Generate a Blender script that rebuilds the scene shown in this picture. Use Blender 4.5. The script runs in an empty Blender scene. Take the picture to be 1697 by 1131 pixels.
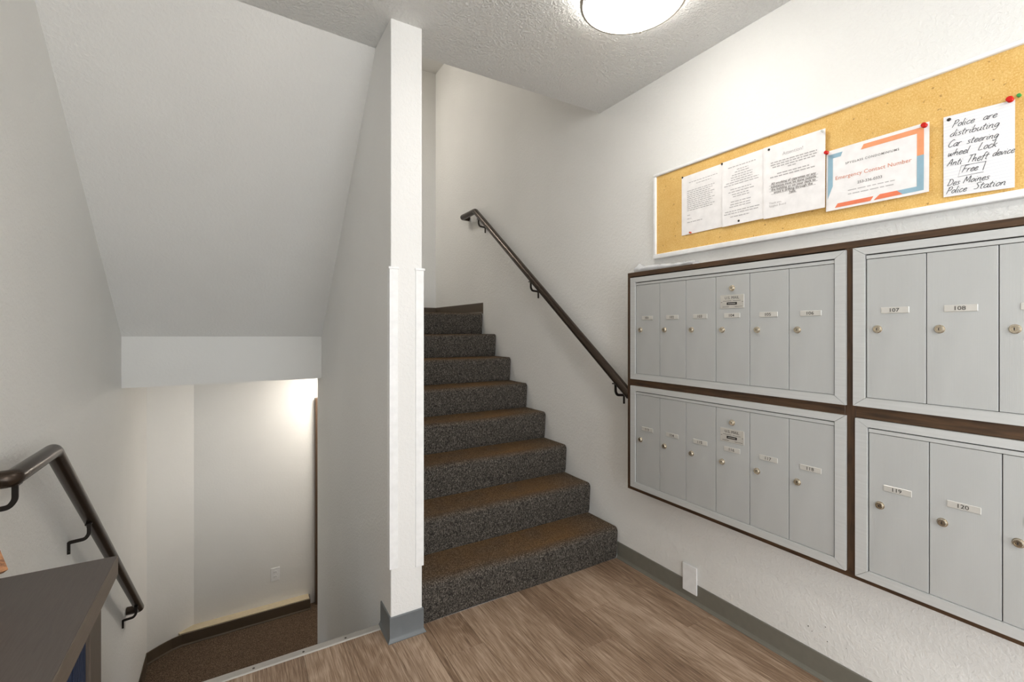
import bpy, bmesh, math, random
from mathutils import Vector, Matrix
random.seed(7)
S = bpy.context.scene
COL = S.collection

# ------------------------------------------------------------------ camera
cam_d = bpy.data.cameras.new('camera')
cam_d.sensor_width = 36.0
cam_d.lens = 764.0 / 1697.0 * 36.0
cam_d.shift_y = -18.5 / 1697.0
cam_d.clip_start = 0.02
cam = bpy.data.objects.new('camera', cam_d)
COL.objects.link(cam)
cam.location = (0, 0, 1.221)
cam.rotation_euler = (math.radians(90), 0, math.radians(-31.02))
S.camera = cam

# ------------------------------------------------------------------ world and light
W = bpy.data.worlds.new('world')
S.world = W
W.use_nodes = True
W.node_tree.nodes['Background'].inputs[0].default_value = (0.80, 0.88, 1.0, 1)
W.node_tree.nodes['Background'].inputs[1].default_value = 1.0

def area_light(name, loc, rot, sx, sy, power, col):
    d = bpy.data.lights.new(name, 'AREA')
    d.shape = 'RECTANGLE'; d.size = sx; d.size_y = sy; d.energy = power; d.color = col
    o = bpy.data.objects.new(name, d); COL.objects.link(o)
    o.location = loc; o.rotation_euler = rot
    return o
# daylight added behind the camera, through an added, unseen glazed entrance
area_light('added_entrance_daylight', (0.55, -2.75, 1.15), (math.radians(90), 0, 0), 2.0, 2.1, 62.0, (0.95, 0.98, 1.0))
# daylight added to brighten the right wall, through an added, unseen window
area_light('added_window_daylight', (-0.95, -1.15, 1.25), (0, math.radians(-90), 0), 1.3, 1.4, 46.0, (0.95, 0.98, 1.0))

LAMP_FOYER = 14.0
LAMP_ADDED = 50.0
LAMP_UPPER = 46.0
LAMP_LOWER = 38.0
vs = S.view_settings
vs.view_transform = 'Standard'; vs.look = 'None'; vs.gamma = 1.0; vs.exposure = 0.30
vs.use_curve_mapping = False

# ------------------------------------------------------------------ helpers
WL = {}                                                   # world location of each built object

def tag(o, label=None, cat=None, group=None, kind=None):
    if label: o['label'] = label
    if cat: o['category'] = cat
    if group: o['group'] = group
    if kind: o['kind'] = kind
    return o

def thing(name, loc, label, cat, group=None):
    o = bpy.data.objects.new(name, None); COL.objects.link(o)
    o.location = loc; o.empty_display_size = 0.05
    WL[o.name] = Vector(loc)
    return tag(o, label, cat, group)

def place(name, mesh, loc, parent=None):
    o = bpy.data.objects.new(name, mesh); COL.objects.link(o)
    loc = Vector(loc); WL[o.name] = loc
    if parent is not None:
        o.parent = parent; o.location = loc - WL[parent.name]
    else:
        o.location = loc
    return o

def mesh_of(bm, mat, name='mesh', smooth=None):
    bmesh.ops.recalc_face_normals(bm, faces=bm.faces)
    me = bpy.data.meshes.new(name)
    if smooth is not None:
        for f in bm.faces: f.smooth = True
        for e in bm.edges:
            if len(e.link_faces) == 2:
                try: e.smooth = e.calc_face_angle() < math.radians(smooth)
                except ValueError: pass
    bm.to_mesh(me); bm.free()
    for m in (mat if isinstance(mat, (list, tuple)) else [mat]): me.materials.append(m)
    return me

def obj(name, bm, mat, parent=None, smooth=None):
    """bm is in world coordinates; its origin is moved to its own middle"""
    lo = Vector((1e9,)*3); hi = Vector((-1e9,)*3)
    for v in bm.verts:
        for i in range(3):
            lo[i] = min(lo[i], v.co[i]); hi[i] = max(hi[i], v.co[i])
    c = (lo + hi) / 2
    bmesh.ops.translate(bm, verts=bm.verts, vec=-c)
    return place(name, mesh_of(bm, mat, name, smooth), c, parent)

def B(): return bmesh.new()

def box(bm, x0, x1, y0, y1, z0, z1, bev=0.0, seg=2):
    r = bmesh.ops.create_cube(bm, size=1.0)
    vv = r['verts']
    for v in vv:
        v.co = Vector(((x0+x1)/2 + v.co.x*(x1-x0), (y0+y1)/2 + v.co.y*(y1-y0), (z0+z1)/2 + v.co.z*(z1-z0)))
    if bev > 0:
        es = list({e for v in vv for e in v.link_edges})
        bmesh.ops.bevel(bm, geom=es, offset=bev, segments=seg, affect='EDGES', profile=0.5)
    return bm

def prism(bm, pts, axis, a0, a1):
    """extrude a polygon; pts are the two remaining axes in x,y,z order"""
    def P(p, a):
        if axis == 'x': return Vector((a, p[0], p[1]))
        if axis == 'y': return Vector((p[0], a, p[1]))
        return Vector((p[0], p[1], a))
    A = [bm.verts.new(P(p, a0)) for p in pts]; Bv = [bm.verts.new(P(p, a1)) for p in pts]
    n = len(pts)
    bm.faces.new(A); bm.faces.new(Bv[::-1])
    for i in range(n): bm.faces.new((A[i], A[(i+1) % n], Bv[(i+1) % n], Bv[i]))
    return bm

def lathe(bm, prof, c, axis, seg=24):
    """prof: (radius, height) pairs along the axis vector from the centre"""
    ax = Vector(axis).normalized()
    u = ax.orthogonal().normalized(); w = ax.cross(u); c = Vector(c)
    rings = []
    for r, h in prof:
        if r < 1e-6: rings.append([bm.verts.new(c + ax*h)])
        else: rings.append([bm.verts.new(c + ax*h + (u*math.cos(2*math.pi*k/seg) + w*math.sin(2*math.pi*k/seg))*r) for k in range(seg)])
    for a, b in zip(rings, rings[1:]):
        for k in range(seg):
            k2 = (k+1) % seg
            if len(a) == 1 and len(b) == 1: continue
            if len(a) == 1: bm.faces.new((a[0], b[k2], b[k]))
            elif len(b) == 1: bm.faces.new((a[k], a[k2], b[0]))
            else: bm.faces.new((a[k], a[k2], b[k2], b[k]))
    return bm

def sweep(bm, path, prof, up=(0, 0, 1), cap=True):
    """sweep a closed 2-D profile along a polyline with mitred joints"""
    P = [Vector(p) for p in path]; rings = []
    up = Vector(up)
    for i, p in enumerate(P):
        d0 = (p - P[i-1]).normalized() if i > 0 else None
        d1 = (P[i+1] - p).normalized() if i < len(P)-1 else None
        if d0 is None: d0 = d1
        if d1 is None: d1 = d0
        t = (d0 + d1).normalized()
        k = 1.0 / max(0.3, t.dot(d1))
        side = up.cross(d1)
        if side.length < 1e-4: side = Vector((0, 1, 0)).cross(d1)
        side.normalize(); nrm = d1.cross(side).normalized()
        b = (d1 - d0)
        ring = []
        for (a, c) in prof:
            v = side*a + nrm*c
            if b.length > 1e-5:
                # slide the profile point along d1 until it lies in the mitre plane
                s = -v.dot(t) / t.dot(d1)
                v = v + d1*s
            ring.append(bm.verts.new(p + v))
        rings.append(ring)
    n = len(prof)
    for a, b2 in zip(rings, rings[1:]):
        for j in range(n): bm.faces.new((a[j], a[(j+1) % n], b2[(j+1) % n], b2[j]))
    if cap:
        bm.faces.new(rings[0][::-1]); bm.faces.new(rings[-1])
    return bm

def circ(r, n=20): return [(r*math.cos(2*math.pi*k/n), r*math.sin(2*math.pi*k/n)) for k in range(n)]
def rect(w, h): return [(-w/2, -h/2), (w/2, -h/2), (w/2, h/2), (-w/2, h/2)]

def fillet(path, r, n=6):
    P = [Vector(p) for p in path]; out = [P[0]]
    for i in range(1, len(P)-1):
        a = (P[i-1]-P[i]).normalized(); b = (P[i+1]-P[i]).normalized()
        p0 = P[i] + a*r; p1 = P[i] + b*r
        for k in range(n+1):
            t = k/n
            out.append(p0*(1-t)**2 + P[i]*2*t*(1-t) + p1*t*t)
    out.append(P[-1]); return out

# ------------------------------------------------------------------ materials
def srgb(r, g, b):
    f = lambda c: (c/255)/12.92 if c/255 <= 0.04045 else ((c/255+0.055)/1.055)**2.4
    return (f(r), f(g), f(b), 1)

class N:
    def __init__(s, name):
        s.m = bpy.data.materials.new(name); s.m.use_nodes = True
        s.t = s.m.node_tree; s.b = s.t.nodes['Principled BSDF']
        s.tc = None
    def n(s, t, **k):
        x = s.t.nodes.new(t)
        for a, v in k.items(): setattr(x, a, v)
        return x
    def l(s, a, b): s.t.links.new(a, b)
    def co(s, scale=(1, 1, 1), src='Object'):
        if s.tc is None: s.tc = s.n('ShaderNodeTexCoord')
        mp = s.n('ShaderNodeMapping'); mp.inputs['Scale'].default_value = scale
        s.l(s.tc.outputs[src], mp.inputs[0]); return mp.outputs[0]
    def noise(s, vec, scale, detail=3, rough=0.5, dist=0.0):
        x = s.n('ShaderNodeTexNoise')
        x.inputs['Scale'].default_value = scale; x.inputs['Detail'].default_value = detail
        x.inputs['Roughness'].default_value = rough; x.inputs['Distortion'].default_value = dist
        s.l(vec, x.inputs['Vector']); return x.outputs['Fac']
    def ramp(s, fac, stops):
        x = s.n('ShaderNodeValToRGB'); e = x.color_ramp.elements
        while len(e) > 1: e.remove(e[-1])
        e[0].position = stops[0][0]; e[0].color = stops[0][1]
        for p, c in stops[1:]:
            q = e.new(p); q.color = c
        s.l(fac, x.inputs[0]); return x.outputs[0]
    def mix(s, fac, a, b, mode='MIX'):
        x = s.n('ShaderNodeMix', data_type='RGBA', blend_type=mode)
        for sock, v in ((0, fac), (6, a), (7, b)):
            if hasattr(v, 'is_linked') or hasattr(v, 'links'): s.l(v, x.inputs[sock])
            else: x.inputs[sock].default_value = v
        return x.outputs[2]
    def math(s, op, a, b=None, c=None, clamp=False):
        x = s.n('ShaderNodeMath', operation=op); x.use_clamp = clamp
        for i, v in enumerate((a, b, c)):
            if v is None: continue
            if hasattr(v, 'links'): s.l(v, x.inputs[i])
            else: x.inputs[i].default_value = v
        return x.outputs[0]
    def bump(s, h, strength, dist):
        x = s.n('ShaderNodeBump'); x.inputs['Strength'].default_value = strength
        x.inputs['Distance'].default_value = dist
        s.l(h, x.inputs['Height']); s.l(x.outputs[0], s.b.inputs['Normal'])
    def set(s, col=None, rough=None, metal=None, spec=None):
        if col is not None:
            if hasattr(col, 'links'): s.l(col, s.b.inputs['Base Color'])
            else: s.b.inputs['Base Color'].default_value = col
        if rough is not None:
            if hasattr(rough, 'links'): s.l(rough, s.b.inputs['Roughness'])
            else: s.b.inputs['Roughness'].default_value = rough
        if metal is not None: s.b.inputs['Metallic'].default_value = metal
        if spec is not None: s.b.inputs['Specular IOR Level'].default_value = spec
        return s

def plain(name, col, rough=0.5, metal=0.0, bump=None, spec=None):
    m = N(name)
    v = m.co()
    f = m.noise(v, 35, 2)
    c1 = tuple(x*0.96 for x in col[:3]) + (1,); c2 = tuple(min(1, x*1.04) for x in col[:3]) + (1,)
    m.set(m.ramp(f, [(0.3, c1), (0.7, c2)]), rough, metal, spec)
    if bump: m.bump(m.noise(v, bump[0], 3), bump[1], bump[2])
    return m.m

def wall_paint(name, col, s1, amt, dist, rough=0.55):
    m = N(name); v = m.co()
    big = m.noise(v, 2.2, 3)
    c1 = tuple(x*0.985 for x in col[:3]) + (1,); c2 = tuple(min(1, x*1.015) for x in col[:3]) + (1,)
    m.set(m.ramp(big, [(0.35, c1), (0.65, c2)]), rough, 0, 0.35)
    a = m.noise(v, s1, 3, 0.55, 0.4)
    a2 = m.ramp(a, [(0.42, (0, 0, 0, 1)), (0.62, (1, 1, 1, 1))])
    b = m.noise(v, s1*3.2, 2)
    h = m.math('ADD', a2, m.math('MULTIPLY', b, 0.35))
    m.bump(h, amt, dist)
    return m.m

M = {}
M['wall'] = wall_paint('wall_paint', srgb(238, 237, 233), 75, 0.35, 0.0022)
M['wall_smooth'] = wall_paint('wall_paint_smooth', srgb(238, 237, 233), 60, 0.12, 0.0015)
M['ceiling'] = wall_paint('ceiling_paint', srgb(237, 237, 234), 95, 0.75, 0.004, 0.7)
M['white_trim'] = plain('white_plastic', srgb(247, 247, 246), 0.35)
M['post'] = wall_paint('post_paint', srgb(240, 239, 236), 80, 0.3, 0.002)
M['cream'] = plain('cream_wood', srgb(205, 190, 160), 0.7, bump=(60, 0.4, 0.003))
M['bronze'] = plain('bronze_rail_paint', srgb(66, 55, 46), 0.27, 0.55)
M['bracket'] = plain('bracket_paint', srgb(42, 37, 33), 0.4, 0.5)
M['base_grey'] = plain('grey_vinyl_base', srgb(120, 117, 107), 0.38)
M['base_slate'] = plain('slate_vinyl_base', srgb(108, 112, 114), 0.33)
M['base_dark'] = plain('dark_vinyl_base', srgb(84, 72, 58), 0.45)
M['alu'] = plain('aluminium_strip', srgb(188, 183, 176), 0.5, 0.5)
M['screw'] = plain('screw_steel', srgb(90, 84, 78), 0.35, 0.9)
M['dark'] = plain('dark_recess', srgb(30, 26, 22), 0.8)
M['chrome'] = plain('lock_nickel', srgb(214, 203, 184), 0.2, 1.0)
M['keyhole'] = plain('keyhole_dark', srgb(24, 20, 18), 0.6)
M['ink'] = plain('number_ink', srgb(58, 54, 50), 0.6)
M['ink_black'] = plain('black_marker', srgb(38, 36, 40), 0.6)
M['print_grey'] = plain('print_grey', srgb(184, 180, 178), 0.8)
M['print_dark'] = plain('print_dark', srgb(122, 116, 112), 0.8)
M['print_orange'] = plain('print_orange_text', srgb(220, 146, 116), 0.8)
M['orange'] = plain('orange_band', srgb(240, 160, 112), 0.7)
M['orange_red'] = plain('coral_band', srgb(238, 130, 92), 0.7)
M['blue'] = plain('blue_band', srgb(150, 184, 200), 0.7)
M['paper'] = plain('paper_white', srgb(244, 241, 239), 0.75)
M['red_pin'] = plain('red_pin', srgb(205, 34, 28), 0.22)
M['green_pin'] = plain('green_pin', srgb(62, 158, 78), 0.3)
M['orange_pin'] = plain('orange_pin', srgb(205, 84, 46), 0.3)
M['clear_pin'] = plain('clear_pin', srgb(214, 214, 208), 0.15)
M['tack'] = plain('steel_tack', srgb(70, 66, 62), 0.3, 0.8)
M['navy'] = plain('navy_fabric', srgb(18, 30, 54), 0.85, bump=(300, 0.3, 0.001))
M['brown_door'] = plain('brown_door', srgb(86, 66, 50), 0.5)
M['nickel'] = plain('brushed_nickel', srgb(176, 170, 160), 0.32, 0.9)
M['mat_black'] = plain('black_frame', srgb(40, 40, 42), 0.4, 0.6)

# mailbox aluminium with fine vertical fluting
m = N('mailbox_aluminium'); v = m.co()
sx = m.n('ShaderNodeSeparateXYZ'); m.l(v, sx.inputs[0])
wv = m.math('SINE', m.math('MULTIPLY', sx.outputs[1], 2*math.pi/0.0032))
f = m.noise(m.co((1, 1, 0.3)), 14, 2)
m.set(m.ramp(f, [(0.3, srgb(184, 185, 183)), (0.7, srgb(188, 189, 187))]), 0.42, 0.12)
m.bump(wv, 0.10, 0.0006); M['mail'] = m.m
m = N('mailbox_frame_aluminium'); v = m.co((1, 0.05, 1))
f = m.noise(v, 160, 2)
m.set(m.ramp(f, [(0.3, srgb(196, 197, 195)), (0.7, srgb(203, 204, 202))]), 0.4, 0.12)
M['mail_frame'] = m.m
M['plate'] = plain('label_plate', srgb(212, 209, 202), 0.32, 0.3)
M['us_plate'] = plain('us_mail_plate', srgb(212, 208, 200), 0.3, 0.5)

# dark stained wood around the mailboxes
def wood(name, dark, light, scale, rough=0.5):
    m = N(name); f = m.noise(m.co(scale), 6, 5, 0.6, 1.0)
    m.set(m.ramp(f, [(0.3, dark), (0.72, light)]), rough)
    m.bump(f, 0.15, 0.001); return m.m
M['wood_y'] = wood('stained_wood_y', srgb(50, 34, 21), srgb(92, 66, 42), (14, 1.2, 14))
M['wood_z'] = wood('stained_wood_z', srgb(50, 34, 21), srgb(92, 66, 42), (14, 14, 1.2))
M['wood_block'] = wood('warm_wood', srgb(104, 66, 40), srgb(176, 122, 78), (5, 18, 18))
M['desk'] = wood('dark_ash_laminate', srgb(74, 66, 61), srgb(86, 78, 72), (60, 3, 60), 0.45)
M['desk_edge'] = wood('dark_ash_edge', srgb(74, 64, 55), srgb(90, 79, 69), (50, 50, 3), 0.5)

M['desk_band'] = wood('ash_edge_band', srgb(90, 78, 67), srgb(108, 95, 82), (50, 3, 50), 0.42)
# cork
m = N('cork'); v = m.co()
f1 = m.noise(v, 18, 4, 0.6); f2 = m.noise(v, 260, 2, 0.6); f3 = m.noise(v, 75, 2, 0.4)
c = m.ramp(f1, [(0.3, srgb(226, 176, 88)), (0.7, srgb(238, 196, 114))])
c = m.mix(m.math('MULTIPLY', f2, 0.8), c, m.ramp(f2, [(0.3, srgb(186, 136, 70)), (0.7, srgb(246, 216, 150))]))
spots = m.ramp(f3, [(0.255, (0.55, 0.55, 0.55, 1)), (0.285, (0, 0, 0, 1))])
c = m.mix(spots, c, srgb(150, 98, 44))
m.set(c, 0.85); m.bump(f2, 0.3, 0.001); M['cork'] = m.m

# lined note paper
m = N('lined_paper'); v = m.co(); sx = m.n('ShaderNodeSeparateXYZ'); m.l(v, sx.inputs[0])
fr = m.math('FRACT', m.math('MULTIPLY', sx.outputs[2], 1/0.0088))
ln = m.math('LESS_THAN', fr, 0.12)
m.set(m.mix(ln, srgb(243, 242, 243), srgb(226, 228, 234)), 0.75); M['lined'] = m.m

# carpet
def carpet(name, dk, md, lt, worn, worn_amt):
    m = N(name); v = m.co()
    f = m.noise(v, 290, 2, 0.7); f2 = m.noise(m.co((1, 1, 0.6)), 150, 2, 0.6)
    sp = m.math('ADD', m.math('MULTIPLY', f, 0.65), m.math('MULTIPLY', f2, 0.35))
    c = m.ramp(sp, [(0.36, dk), (0.50, md), (0.66, lt)])
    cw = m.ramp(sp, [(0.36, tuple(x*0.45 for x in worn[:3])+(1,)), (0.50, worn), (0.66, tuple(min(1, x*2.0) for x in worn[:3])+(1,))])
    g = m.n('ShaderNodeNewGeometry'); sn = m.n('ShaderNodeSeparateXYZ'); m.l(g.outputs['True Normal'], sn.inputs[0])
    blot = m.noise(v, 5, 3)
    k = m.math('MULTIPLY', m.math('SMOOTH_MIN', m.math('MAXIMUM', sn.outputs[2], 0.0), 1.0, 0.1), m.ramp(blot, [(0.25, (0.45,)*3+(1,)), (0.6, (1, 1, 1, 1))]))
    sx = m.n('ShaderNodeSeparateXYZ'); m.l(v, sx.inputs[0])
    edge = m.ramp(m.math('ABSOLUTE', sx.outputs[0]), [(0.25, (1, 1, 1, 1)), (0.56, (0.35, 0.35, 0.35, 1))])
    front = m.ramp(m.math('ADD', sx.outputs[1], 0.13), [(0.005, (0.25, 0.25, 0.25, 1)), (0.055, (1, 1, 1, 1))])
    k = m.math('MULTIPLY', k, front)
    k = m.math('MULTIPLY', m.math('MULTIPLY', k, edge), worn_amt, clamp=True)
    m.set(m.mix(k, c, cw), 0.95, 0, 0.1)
    m.bump(sp, 1.0, 0.006); return m.m
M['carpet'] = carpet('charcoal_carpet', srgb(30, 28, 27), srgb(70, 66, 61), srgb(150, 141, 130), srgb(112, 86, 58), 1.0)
M['carpet_low'] = carpet('brown_carpet', srgb(50, 40, 33), srgb(90, 75, 62), srgb(150, 129, 108), srgb(92, 75, 60), 0.6)

# vinyl planks
m = N('vinyl_plank'); oi = m.n('ShaderNodeObjectInfo')
tc = m.n('ShaderNodeTexCoord'); ad = m.n('ShaderNodeVectorMath', operation='ADD')
cb = m.n('ShaderNodeCombineXYZ')
r9 = m.math('MULTIPLY', oi.outputs['Random'], 37.0); r5 = m.math('MULTIPLY', oi.outputs['Random'], 91.0)
m.l(r9, cb.inputs[0]); m.l(r5, cb.inputs[1])
m.l(tc.outputs['Object'], ad.inputs[0]); m.l(cb.outputs[0], ad.inputs[1])
def mp(scale):
    x = m.n('ShaderNodeMapping'); x.inputs['Scale'].default_value = scale
    m.l(ad.outputs[0], x.inputs[0]); return x.outputs[0]
base = m.noise(mp((7, 0.9, 1)), 1.0, 2, 0.5, 0.5)
rings = m.math('FRACT', m.math('MULTIPLY', base, 16.0))
rings = m.math('POWER', m.math('ABSOLUTE', m.math('SUBTRACT', m.math('MULTIPLY', rings, 2.0), 1.0)), 1.6)
streak = m.noise(mp((150, 3.2, 1)), 1.0, 5, 0.7, 0.3)
fine = m.noise(mp((620, 14, 1)), 1.0, 2, 0.6)
broad = m.noise(mp((11, 1.6, 1)), 1.0, 2, 0.5)
g = m.math('ADD', m.math('MULTIPLY', streak, 0.50), m.math('ADD', m.math('MULTIPLY', rings, 0.07), m.math('MULTIPLY', fine, 0.55)))
tone = m.math('ADD', m.math('ADD', g, m.math('MULTIPLY', m.math('SUBTRACT', broad, 0.5), 0.28)), m.math('MULTIPLY', m.math('SUBTRACT', oi.outputs['Random'], 0.5), 0.09))
c = m.ramp(tone, [(0.36, srgb(94, 71, 53)), (0.525, srgb(145, 119, 96)), (0.70, srgb(192, 168, 146))])
m.set(c, m.math('ADD', m.math('MULTIPLY', streak, 0.2), 0.34), 0, 0.4)
m.bump(g, 0.12, 0.0012); M['plank'] = m.m

# translucent plastic
m = N('clear_plastic'); m.set((0.93, 0.94, 0.96, 1), 0.16)
m.b.inputs['Transmission Weight'].default_value = 0.0
m.b.inputs['Alpha'].default_value = 0.62
m.bump(m.noise(m.co(), 60, 3), 0.6, 0.006); M['plastic'] = m.m
m = N('pane_glass'); gl = m.n('ShaderNodeBsdfGlossy'); gl.inputs['Roughness'].default_value = 0.02
tr = m.n('ShaderNodeBsdfTransparent'); mx = m.n('ShaderNodeMixShader'); fr = m.n('ShaderNodeFresnel')
m.l(fr.outputs[0], mx.inputs[0]); m.l(tr.outputs[0], mx.inputs[1]); m.l(gl.outputs[0], mx.inputs[2])
m.l(mx.outputs[0], m.t.nodes['Material Output'].inputs[0]); M['glass'] = m.m
def glow(name, col, s):
    m = N(name); m.set((0.9, 0.9, 0.88, 1), 0.3)
    m.b.inputs['Emission Color'].default_value = col; m.b.inputs['Emission Strength'].default_value = s
    return m.m
M['glow_foyer'] = glow('lit_opal_glass', (1.0, 0.975, 0.94, 1), LAMP_FOYER)
M['glow_added'] = glow('lit_opal_glass_added', (1.0, 0.975, 0.94, 1), LAMP_ADDED)
M['glow_upper'] = glow('lit_opal_glass_upper', (1.0, 0.94, 0.87, 1), LAMP_UPPER)
M['glow_lower'] = glow('lit_opal_glass_lower', (1.0, 0.93, 0.85, 1), LAMP_LOWER)

# ------------------------------------------------------------------ dimensions
XR, XL = 1.76, -0.565                 # faces of the right and the left wall
CZ = 2.439                            # foyer ceiling
UZ = 3.836                            # stairwell ceiling
LZ = -1.28                            # lower landing
TZ = 1.356                            # upper landing
YB, YBU, YF = 4.56, 4.44, -2.3        # back wall below, back wall above, entrance wall
WX0, WX1, WY0, WY1 = 0.522, 0.650, 1.787, 3.65   # wall between the flights

def struct(name, bm, mat, parent=None, smooth=None):
    o = obj(name, bm, mat, parent, smooth)
    if parent is None: o['kind'] = 'structure'
    return o

# ------------------------------------------------------------------ shell
struct('wall_right', box(B(), XR, XR+0.12, YF, YB+0.12, LZ-0.1, UZ+0.1), M['wall'])
bm = B()
box(bm, XL-0.12, XL, -0.45, YB+0.12, LZ-0.1, UZ+0.1); box(bm, XL-0.12, XL, YF, -1.85, 0, CZ)
box(bm, XL-0.12, XL, -1.85, -0.45, 0, 0.55); box(bm, XL-0.12, XL, -1.85, -0.45, 1.95, CZ)
struct('wall_left', bm, M['wall'])
d = bpy.data.objects.new('added_window', None); COL.objects.link(d); d.location = (XL-0.06, -1.15, 0.55); WL[d.name] = Vector(d.location); d['kind'] = 'structure'  # window added in the unseen part of the wall to light the right side
for y0, y1 in ((-1.85, -1.80), (-1.175, -1.125), (-0.50, -0.45)): obj('stile', box(B(), XL-0.09, XL-0.04, y0, y1, 0.55, 1.95, 0.003), M['white_trim'], d)
for y0, y1 in ((-1.80, -1.175), (-1.125, -0.50)):
    for z0, z1 in ((0.55, 0.60), (1.90, 1.95)): obj('rail', box(B(), XL-0.09, XL-0.04, y0, y1, z0, z1, 0.003), M['white_trim'], d)
    obj('pane', box(B(), XL-0.068, XL-0.062, y0, y1, 0.60, 1.90), M['glass'], d)
struct('wall_center', box(B(), WX0, WX1, WY0, WY1, LZ, UZ, 0.004, 2), M['post'])
struct('wall_back', prism(B(), [(-0.286, YB), (XR, YB), (XR, YB+0.12), (XL, YB+0.12), (XL, 4.37)], 'z', LZ-0.1, 0.881), M['wall_smooth'])
struct('wall_back_upper', box(B(), XL, XR, YBU, YBU+0.24, TZ, UZ), M['wall'])
struct('ceiling', prism(B(), [(XL, YF), (XR, YF), (XR, 1.967), (WX0, 1.967), (WX0, 2.012), (XL, 1.955)], 'z', CZ, CZ+0.26), M['ceiling'])
struct('ceiling_upper', box(B(), XL, XR, 1.7, YBU+0.24, UZ, UZ+0.1), M['wall_smooth'])
struct('wall_upper_hall', box(B(), XL, XR, 1.6, 1.7, CZ+0.26, UZ+0.1), M['wall_smooth'])

# sloping underside of the flight above the lower stairs
bm = B(); nx, ny = 6, 10; g0 = []
for i in range(nx+1):
    a = i/nx; x = XL + (WX0-XL)*a
    yt = 1.955 + (2.012-1.955)*a; yb = 3.472 - 0.006*a; zb = 1.179 - 0.005*a
    g0.append([bm.verts.new((x, yt+(yb-yt)*j/ny, CZ+(zb-CZ)*j/ny)) for j in range(ny+1)])
for i in range(nx):
    for j in range(ny): bm.faces.new((g0[i][j], g0[i+1][j], g0[i+1][j+1], g0[i][j+1]))
ex = bmesh.ops.extrude_face_region(bm, geom=bm.faces[:])
bmesh.ops.translate(bm, verts=[e for e in ex['geom'] if isinstance(e, bmesh.types.BMVert)], vec=(0, 0, 0.26))
struct('ceiling_soffit', bm, M['wall'], smooth=30)
# landing between the flights: plastered box, carpet on top
struct('ceiling_landing', prism(B(), [(XL, 3.468), (WX0, 3.466), (WX0, WY1), (WX1, WY1), (WX1, 3.64), (XR, 3.64), (XR, YBU+0.24), (XL, YBU+0.24)], 'z', 0.881, TZ-0.012), M['wall_smooth'])
struct('floor_landing', prism(B(), [(XL, 3.72), (WX0, 3.72), (WX1, 3.72), (WX1, 3.64), (XR, 3.64), (XR, YBU), (XL, YBU)], 'z', TZ-0.012, TZ), M['carpet'])
struct('floor_lower', box(B(), XL, XR, 3.40, YB, LZ-0.1, LZ), M['carpet_low'])
struct('wall_stair_side', box(B(), WX1, XR, 3.60, 3.639, LZ, 1.18), M['wall_smooth'])

# entrance wall behind the camera, with an added, unseen glazed door and side light for daylight
bm = B()
box(bm, XL, -0.45, YF-0.12, YF, 0, CZ); box(bm, 1.55, XR, YF-0.12, YF, 0, CZ); box(bm, -0.45, 1.55, YF-0.12, YF, 2.15, CZ)
struct('wall_front', bm, M['wall'])
d = bpy.data.objects.new('added_door', None); COL.objects.link(d); d.location = (0.55, YF-0.06, 0); WL[d.name] = Vector(d.location); d['kind'] = 'structure'
for x0, x1 in ((-0.45, -0.39), (0.52, 0.60), (1.49, 1.55)): obj('stile', box(B(), x0, x1, YF-0.09, YF-0.03, 0, 2.15, 0.003), M['mat_black'], d)
for x0, x1 in ((-0.39, 0.52), (0.60, 1.49)):
    obj('rail', box(B(), x0, x1, YF-0.09, YF-0.03, 2.07, 2.15, 0.003), M['mat_black'], d)
    obj('rail', box(B(), x0, x1, YF-0.09, YF-0.03, 0.0, 0.16, 0.003), M['mat_black'], d)
    obj('pane', box(B(), x0, x1, YF-0.063, YF-0.057, 0.16, 2.07), M['glass'], d)

# foyer floor: slab plus vinyl planks, each one its own piece
YT = 1.884
flo = struct('floor', prism(B(), [(XL, YF), (XR, YF), (XR, 1.83), (WX1, 1.83), (WX1, WY0), (WX0, WY0), (WX0, 1.915), (XL, 1.915)], 'z', -0.12, -0.004), M['dark'])
PW = 0.1525
def plank(x0, x1, y0, y1):
    c = 0.0012; e = 0.0003
    x0 += e; x1 -= e; y0 += e; y1 -= e
    bm = B()
    lo = [bm.verts.new(p) for p in ((x0, y0, -0.004), (x1, y0, -0.004), (x1, y1, -0.004), (x0, y1, -0.004))]
    md = [bm.verts.new((v.co.x, v.co.y, -0.0008)) for v in lo]
    tp = [bm.verts.new(p) for p in ((x0+c, y0+c, 0), (x1-c, y0+c, 0), (x1-c, y1-c, 0), (x0+c, y1-c, 0))]
    for a, b in ((lo, md), (md, tp)):
        for i in range(4): bm.faces.new((a[i], a[(i+1) % 4], b[(i+1) % 4], b[i]))
    bm.faces.new(tp)
    obj('plank', bm, M['plank'], flo)
joints = {0: 1.60, 4: 1.55, 3: 1.366, 2: 0.86, 1: 1.05, 5: 0.72, 6: 1.25, -1: 1.28, -2: 0.95, -3: 1.50, -4: 1.10, -5: 0.7, -6: 1.42, -7: 1.0, -8: 0.8, -9: 1.3}
for k in range(-9, 7):
    x0, x1 = max(0.678 + PW*k, XL), (XR if k == 6 else 0.678 + PW*(k+1))
    if x1 - x0 < 0.01: continue
    ends = [joints[k]]
    while ends[-1] > YF: ends.append(ends[-1] - 1.22)
    ends[-1] = YF
    ends.reverse()
    for a, b in zip(ends, ends[1:]): plank(x0, x1, a, b)
    a = ends[-1]
    # up to the stair, the wall end or the metal strip
    if x1 <= WX0 + 0.001: plank(x0, x1, a, YT)
    elif x0 >= WX1: plank(x0, x1, a, 1.829)
    else:
        if x0 < WX0: plank(x0, WX0, a, YT)
        plank(max(x0, WX0), min(x1, WX1), a, WY0)
        if x1 > WX1: plank(WX1, x1, a, 1.829)

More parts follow.
